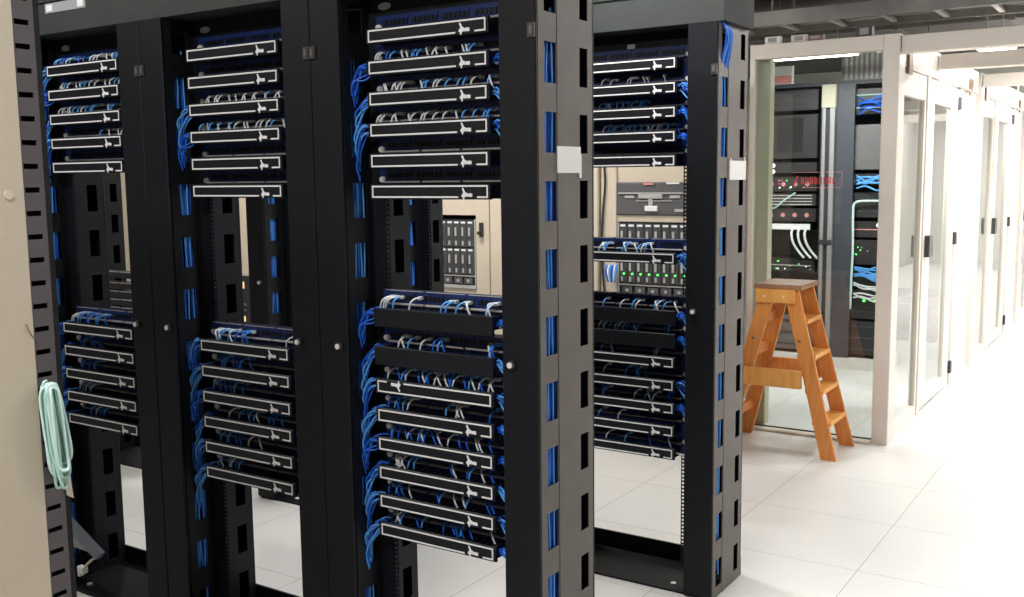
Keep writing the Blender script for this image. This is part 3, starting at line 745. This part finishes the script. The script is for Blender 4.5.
# lettering film on the cage glass (too blurred in the photograph to read)
t = thing('red_lettering_film', 'red outlined lettering on the cage glass above the ladder', 'sign', (0, CY+.0005, 0))
x0, x1, z0, z1 = -.572, -.277, 1.512, 1.606
MB().box(x0, -.001, z1-.003, x1, .0, z1, 'red_pale').box(x0+.06, -.001, z0, x1, .0, z0+.003, 'red_pale').box(x1-.003, -.001, z0+.003, x1, .0, z1-.003, 'red_pale').build('border', t)
mb = MB()
mb.prism([(x0, 0, z0+.016), (x0+.012, 0, z0+.016), (x0+.034, 0, z1-.022), (x0+.026, 0, z1-.016)], (0, -1, 0), .001, 'red')
for k in range(8):
    xa = x0+.050+k*.027
    mb.box(xa, -.001, z0+.022, xa+.006, 0, z1-.030, 'red'); mb.box(xa+.006, -.001, (z0+.022) if k % 2 else (z1-.036), xa+.017, 0, (z0+.028) if k % 2 else (z1-.030), 'red')
    mb.box(xa+.012, -.001, z0+.022, xa+.018, 0, z1-.034, 'red')
mb.build('lettering', t)

# ------------------------------------------------------------------ gear inside the cage
YI = 6.1
def cage_rack(x0, x1, lab):
    t = thing('enclosed_rack', lab, 'rack', (x0, YI, 0), group='dark racks inside the cage'); w = x1-x0
    mb = MB()
    for x in (0, w-.03): mb.box(x, .03, .1, x+.03, .45, 2.3, 'slate')
    mb.box(.03, .42, .1, w-.03, .45, 2.3, 'slate'); mb.box(0, .03, 2.3, w, .45, 2.33, 'slate'); mb.build('carcass', t)
    MB().bbox(-.02, -.02, 0, w+.02, .45, .095, 'white_wall', .004).build('plinth', t)
    return t
cage_rack(-1.56, -1.05, 'dark open rack with hanging white cables inside the cage')
cage_rack(-.93, -.53, 'dark open rack with blue and white cables inside the cage')
t = thing('grey_post', 'grey channel post between the two racks in the cage', 'post', (-1.045, YI-.06, 0))
MB().bbox(0, 0, 0, .028, .05, 2.28, 'post', .003).bbox(.062, 0, 0, .10, .05, 2.28, 'post', .003).box(.028, .02, 0, .062, .05, 2.28, 'hinge').build('channel', t)
MB().bbox(.0, -.006, 1.02, .1, .0, 1.06, 'hinge', .003).build('clip', t)
MB().bbox(-.005, -.01, 2.12, .105, .055, 2.30, 'cage_in', .004).build('head_cap', t)
tag(MB().box(-.94, YI-.02, .1, -.80, YI+.02, 2.3, 'slate').build('divider'), 'slate grey divider between grey post and cabled rack in the cage', 'divider')
def unit(x0, z0, h, lab, face, extra, w=None):
    w = w or (.42 if x0 < -1 else .33)
    t = thing('rack_unit', lab, 'server', (x0, YI+.03, z0), group='equipment in the cage racks')
    MB().bbox(0, 0, 0, w, .38, h, 'chassis', .003).build('chassis', t)
    MB().box(.004, -.008, .004, w-.004, 0, h-.004, face).build('front_panel', t)
    if extra:
        mb = MB(); extra(mb, w, h); mb.build('front_details', t)
    return t
XA, XB = -1.525, -.895
def lines(n, mn):
    def g(mb, w, h):
        for k in range(n): mb.box(.01, -.014, h*(k+.5)/n-.004, w-.03, -.008, h*(k+.5)/n+.004, mn)
    return g
def fans(mb, w, h):
    for k in range(4): mb.disc((.05+k*.1, -.012, h*.5), 1, .036, .01, 'hinge', 14); mb.disc((.05+k*.1, -.018, h*.5), 1, .018, .006, 'red_pale', 10)
def leds(cols, n, seed):
    def g(mb, w, h):
        r = random.Random(seed)
        for k in range(n): mb.disc((r.uniform(.03, w-.03), -.010, r.uniform(.2, .8)*h), 1, .0055, .006, r.choice(cols), 8)
    return g
unit(XA, 2.11, .17, 'dark shelf with pale edges at the top of the cage rack by the post', 'chassis', lines(3, 'slate'))
unit(XA, 1.72, .36, 'large dark blank box under the top shelf of the cage rack', 'chassis', lambda mb, w, h: mb.box(.09, -.012, .06, w-.12, -.008, h-.03, 'dark'))
unit(XA, 1.60, .09, 'slim unit with two white lights in the cage rack', 'chassis', lambda mb, w, h: (mb.disc((.058, -.012, .066), 1, .016, .008, 'led_w', 8), mb.disc((.058, -.012, .016), 1, .016, .008, 'led_w', 8)))
unit(XA, 1.45, .12, 'unit with red and green lights in the cage rack', 'chassis', lambda mb, w, h: (leds(('led_g', 'led_g', 'led_r', 'led_w'), 12, 4)(mb, w, h), fans(mb, w, h)))
unit(XA, 1.33, .10, 'unit with pale horizontal bars in the cage rack', 'chassis', lines(4, 'bar'))
unit(XA, 1.20, .11, 'unit with a row of round fans in the cage rack', 'chassis', fans)
unit(XA, 1.13, .055, 'white power strip feeding white cables in the cage rack', 'paper', None, .38)
unit(XA, .78, .11, 'switch with scattered small lights under the white cables', 'chassis', lambda mb, w, h: (lines(1, 'bar')(mb, w, h), leds(('led_g', 'led_w', 'bar'), 10, 8)(mb, w, h)))
unit(XA, .12, .30, 'bottom server of the cage rack behind the ladder', 'chassis_g', lines(3, 'chassis'))
mb = MB()
for k in range(3):
    x = XA+.24+k*.055; mb.tube(spline([(x, YI+.005, 1.15), (x-.004, YI-.02, 1.10), (x+.01, YI-.02, 1.03), (x+.05, YI-.01, .96), (x+.10, YI+.0, .90)], 5), .011, 'white_cable', 6)
tag(mb.build('hanging_cables'), 'three white cables hanging from the power strip in the cage', 'cable bundle')
tag(MB().tube(spline([(XA+.02, YI, 1.30), (XA+.10, YI-.02, 1.32), (XA+.17, YI-.02, 1.38), (XA+.26, YI-.005, 1.44)], 6), .007, 'aqua', 6).build('loop_cable'), 'single pale green cord looping over the barred unit in the cage', 'cable')
unit(XB, 2.06, .20, 'dark unit with blue cables at the top of the cabled cage rack', 'chassis', lines(2, 'aqua'))
unit(XB, 1.62, .36, 'grey blank box in the cabled cage rack', 'chassis_g', None)
unit(XB, 1.50, .09, 'unit with blue lights of cable in the cabled cage rack', 'chassis', leds(('led_w', 'blue2', 'blue2'), 8, 3))
unit(XB, 1.24, .20, 'two-bar shelf above the pale conduit bend in the cabled cage rack', 'chassis', lines(2, 'slate'))
unit(XB, 1.08, .13, 'unit with white lights beside the pale conduit', 'chassis', lambda mb, w, h: (lines(1, 'red_pale')(mb, w, h), mb.disc((.30, -.012, .10), 1, .02, .008, 'led_w', 8), mb.disc((.35, -.012, .10), 1, .016, .008, 'led_w', 8)))
unit(XB, .86, .20, 'unit with green lights behind the pale conduit', 'chassis', leds(('led_g', 'led_g', 'bar'), 9, 12))
unit(XB, .68, .12, 'unit behind the blue cable loops in the cabled cage rack', 'chassis', lines(2, 'slate'))
unit(XB, .42, .24, 'unit with two green lights under the white crossed cables', 'chassis', lambda mb, w, h: (mb.disc((.20, -.012, .15), 1, .012, .008, 'led_g', 8), mb.disc((.28, -.012, .15), 1, .012, .008, 'led_g', 8), lines(2, 'slate')(mb, w, h)))
unit(XB, .12, .28, 'bottom unit of the cabled cage rack', 'chassis', lines(3, 'slate'))
tag(MB().tube(spline([(XB+.40, YI-.01, 1.37), (XB+.25, YI-.02, 1.375), (XB+.12, YI-.02, 1.36), (XB+.105, YI-.02, 1.25), (XB+.11, YI-.02, 1.0), (XB+.105, YI-.02, .75), (XB+.10, YI-.01, .50)], 6), .010, 'aqua2', 6).build('conduit'), 'pale conduit bending down the cabled rack in the cage', 'conduit')
rnd = random.Random(5)
for (zc, n, mn, lab) in ((2.12, 7, 'blue', 'blue cable tangle at the top of the cabled cage rack'), (1.53, 7, 'blue2', 'bright blue cable tangle in the middle of the cabled cage rack'), (.79, 8, 'blue2', 'loops of blue cable halfway up the cabled cage rack'), (.64, 6, 'white_cable', 'crossed white cables low in the cabled cage rack')):
    mb = MB()
    for k in range(n):
        z = zc+rnd.uniform(-.05, .05); mb.tube(spline([(XB+.12, YI, z+rnd.uniform(-.03, .03)), (XB+.2, YI-.03, z+rnd.uniform(-.02, .02)), (XB+.3, YI-.03, z+rnd.uniform(-.03, .03)), (XB+.40, YI, z+rnd.uniform(-.04, .04))], 5), .007, mn, 5)
    tag(mb.build('cable_tangle'), lab, 'cable bundle')
t = thing('battery_unit', 'low dark battery unit on the floor inside the cage, seen through the first sidelite', 'electrical unit', (-1.05, 7.8, 0))
MB().bbox(0, 0, .03, .62, .6, .44, 'slate', .02).box(.03, .03, 0, .59, .57, .03, 'black').build('body', t); MB().bbox(.06, -.01, .1, .56, .0, .36, 'chassis', .004).build('front_panel', t); MB().disc((.5, -.012, .30), 1, .012, .006, 'led_w', 10).build('led', t)
# exit-style box and reflectorised plate at the cage ceiling
t = thing('sign_box', 'small white and red box sign above the racks in the cage', 'sign', (-1.50, 6.14, 2.331))
MB().bbox(0, 0, .0, .17, .05, .15, 'paper', .004).build('box', t); MB().box(.004, -.003, .006, .166, 0, .07, 'red_pale').build('red_band', t)
t = thing('air_grille', 'pale slotted air grille above the cabled rack in the cage', 'grille', (-1.0, 6.4, 2.331))
mb = MB(); mb.bbox(0, 0, 0, .62, .03, .26, 'post', .004)
for k in range(14): mb.box(.03+k*.041, -.006, .03, .05+k*.041, 0, .23, 'bar')
mb.build('grille', t)

# ------------------------------------------------------------------ overhead services
def ladder_tray(x0, x1, y, z, wd, lab):
    t = thing('cable_ladder', lab, 'cable tray', (x0, y, z), group='overhead cable ladders'); l = x1-x0
    mb = MB(); mb.box(0, 0, 0, l, .012, .09, 'tray'); mb.box(0, wd-.012, 0, l, wd, .09, 'tray'); mb.build('side_rail', t)
    rg = MB().box(0, .012, .01, .035, wd-.012, .03, 'tray').mesh('rung'); x = .1
    while x < l: place(rg, 'rung', t, (x, 0, 0)); x += .32
    mb = MB(); rnd = random.Random(int(y*10))
    for k in range(9):
        pts = []; x = 0
        while x < l: pts.append((x, .05+(wd-.1)*k/8+rnd.uniform(-.02, .02), .045+rnd.uniform(0, .02))); x += .4
        mb.tube(pts, .014, rnd.choice(('tray_dark', 'pipe', 'hinge')), 5)
    mb.build('cables', t)
    hg = MB().box(0, -.003, .09, .012, .003, ZC-z, 'pipe').mesh('hanger'); x = .6
    while x < l: place(hg, 'hanger', t, (x, .007, 0)); place(hg, 'hanger', t, (x, wd-.007, 0)); x += 1.5
ladder_tray(-4.5, 2.6, 4.35, 2.56, .45, 'cable ladder hung lowest, running just above the cage front')
ladder_tray(-4.5, 2.6, 5.9, 2.80, .55, 'cable ladder hung behind and above the first one')
for (y, z, r, lab) in ((5.2, 2.72, .045, 'thin grey pipe between the two cable ladders'), (5.45, 2.83, .07, 'grey pipe beside the higher cable ladder'), (7.2, 3.02, .11, 'thick grey pipe behind the cable ladders')):
    tag(MB().tube([(-5, y, z), (-2, y, z), (0, y, z), (2.6, y, z)], r, 'pipe', 14).build('service_pipe'), lab, 'pipe', 'pipes under the ceiling')
t = thing('air_duct', 'broad grey air duct under the ceiling beyond the cage front', 'duct', (-5.5, 8.6, 3.03))
MB().bbox(0, 0, 0, 8.1, .65, .36, 'pipe', .01).build('duct', t)
fl_me = MB().box(0, -.012, -.012, .05, .662, .372, 'tray').mesh('flange')
for k in range(8): place(fl_me, 'flange', t, (k*1.05+.2, 0, 0))
for i, (x, y0, y1, z) in enumerate(((-1.15, 4.2, 7.4, 2.74), (-.45, 4.2, 7.4, 2.77), (.35, 4.2, 7.4, 2.74))):
    tag(MB().bbox(x, y0, z+.16, x+.06, y1, z+.22, 'tray', .004).build('strut'), ['galvanised strut over the left half of the cage', 'galvanised strut over the right half of the cage', 'galvanised strut over the aisle'][i], 'strut', 'struts under the ceiling')
tag(MB().bbox(-.15, 4.1, 2.7, -.09, 4.16, ZC, 'pipe', .004).build('hanger_rod'), 'square drop rod above the cage corner post', 'rod')
rnd = random.Random(9)
for i, x in enumerate((-.76, -.60, -.50, -.22)):
    h = rnd.uniform(.03, .06)
    o = thing('junction_box', ['white junction box on the cage top nearest the racks', 'small pale junction box second along the cage top', 'long dark junction box third along the cage top', 'dark junction box on the cage top near the corner post'][i], 'box', (x, CY+.0, CT+.001), group='boxes on the cage top')
    MB().bbox(0, 0, 0, .09, .05, h, ('paper', 'cage', 'brown', 'hinge')[i], .005).build('body', o); MB().box(.02, -.004, .01, .07, 0, h-.008, 'label').build('lid', o)

# ------------------------------------------------------------------ lamps
def lamp(x, y, z, sx, sy, power, lab, em='lamp', col=(1, .985, .965)):
    t = thing('ceiling_light', lab, 'lamp', (x, y, z), group='fluorescent ceiling lights')
    MB().bbox(-sx/2-.02, -sy/2-.02, .004, sx/2+.02, sy/2+.02, .06, 'white_wall', .006).build('housing', t)
    MB().box(-sx/2, -sy/2, -.004, sx/2, sy/2, .004, em).build('diffuser', t)
    mb = MB(); 
    for k in (-1, 1): mb.box(k*sx*.3-.004, -.004, .06, k*sx*.3+.004, .004, ZC-z, 'pipe')
    mb.build('hanger', t)
    l = bpy.data.lights.new('lamp_light', 'AREA'); l.shape = 'RECTANGLE'; l.size = sx; l.size_y = sy; l.energy = power; l.color = col
    o = bpy.data.objects.new('lamp_light', l); COL.objects.link(o); o.location = (x, y, z-.008)
lamp(.30, 5.32, 2.40, .16, .6, 22, 'fluorescent light over the first cage door')
lamp(.30, 8.16, 2.40, .16, .6, 22, 'fluorescent light over the second cage door')
lamp(.30, 11.0, 2.40, .16, .6, 22, 'fluorescent light over the third cage door')
lamp(1.5, 5.6, 3.0, .3, 1.2, 160, 'fluorescent light high over the aisle beyond the first beam')
lamp(1.5, 10.4, 3.0, .3, 1.2, 190, 'fluorescent light high over the far aisle')
lamp(1.5, 14.5, 3.0, .3, 1.2, 190, 'added unseen light at the far end of the aisle')  # lamp added to brighten what the cage panes reflect
lamp(-.92, 5.2, 2.43, .7, .10, 45, 'fluorescent light inside the cage above the grey post')
lamp(-2.2, 2.15, 2.95, 1.2, .22, 45, 'fluorescent light between the rear rack row and the cream cabinets')
lamp(-4.6, 2.15, 2.95, 1.2, .22, 30, 'fluorescent light over the far end of the cream cabinets')
lamp(-.9, 7.9, 2.43, .9, .10, 8, 'added light deep inside the cage')  # second cage lamp, added to lighten the view through the panes
lamp(1.9, 1.7, 3.1, .25, 1.1, 50, 'added unseen light over the far side of the aisle by the rack ends', em='lamp_added')  # no lamp known here, added to lift rack sides, tags and cage front
lamp(-2.5, -.95, 3.1, 1.1, .2, 30, 'added unseen light over the near aisle behind the beige cabinet', em='lamp_added')  # added to brighten the trays of the middle and beige-side front racks
lamp(-.45, .66, 2.95, 1.1, .2, 42, 'added unseen light between the front and rear rack rows', em='lamp_added')  # put in so the rear-row trays are not too dim
lamp(-.1, -2.3, 3.1, 1.1, .25, 85, 'added unseen light over the near aisle facing the front row', em='lamp_added')  # unseen lamp added to light the rack fronts and beige panel

w = bpy.data.worlds.new('world'); S.world = w; w.use_nodes = True
w.node_tree.nodes['Background'].inputs[0].default_value = (.5, .5, .5, 1); w.node_tree.nodes['Background'].inputs[1].default_value = .05
vs = S.view_settings; vs.view_transform = 'Standard'; vs.look = 'None'; vs.gamma = 1; vs.exposure = 0.0; vs.use_curve_mapping = False
S.cycles.max_bounces = 8; S.cycles.transparent_max_bounces = 16; S.cycles.use_denoising = True
S.cycles.sample_clamp_indirect = 6
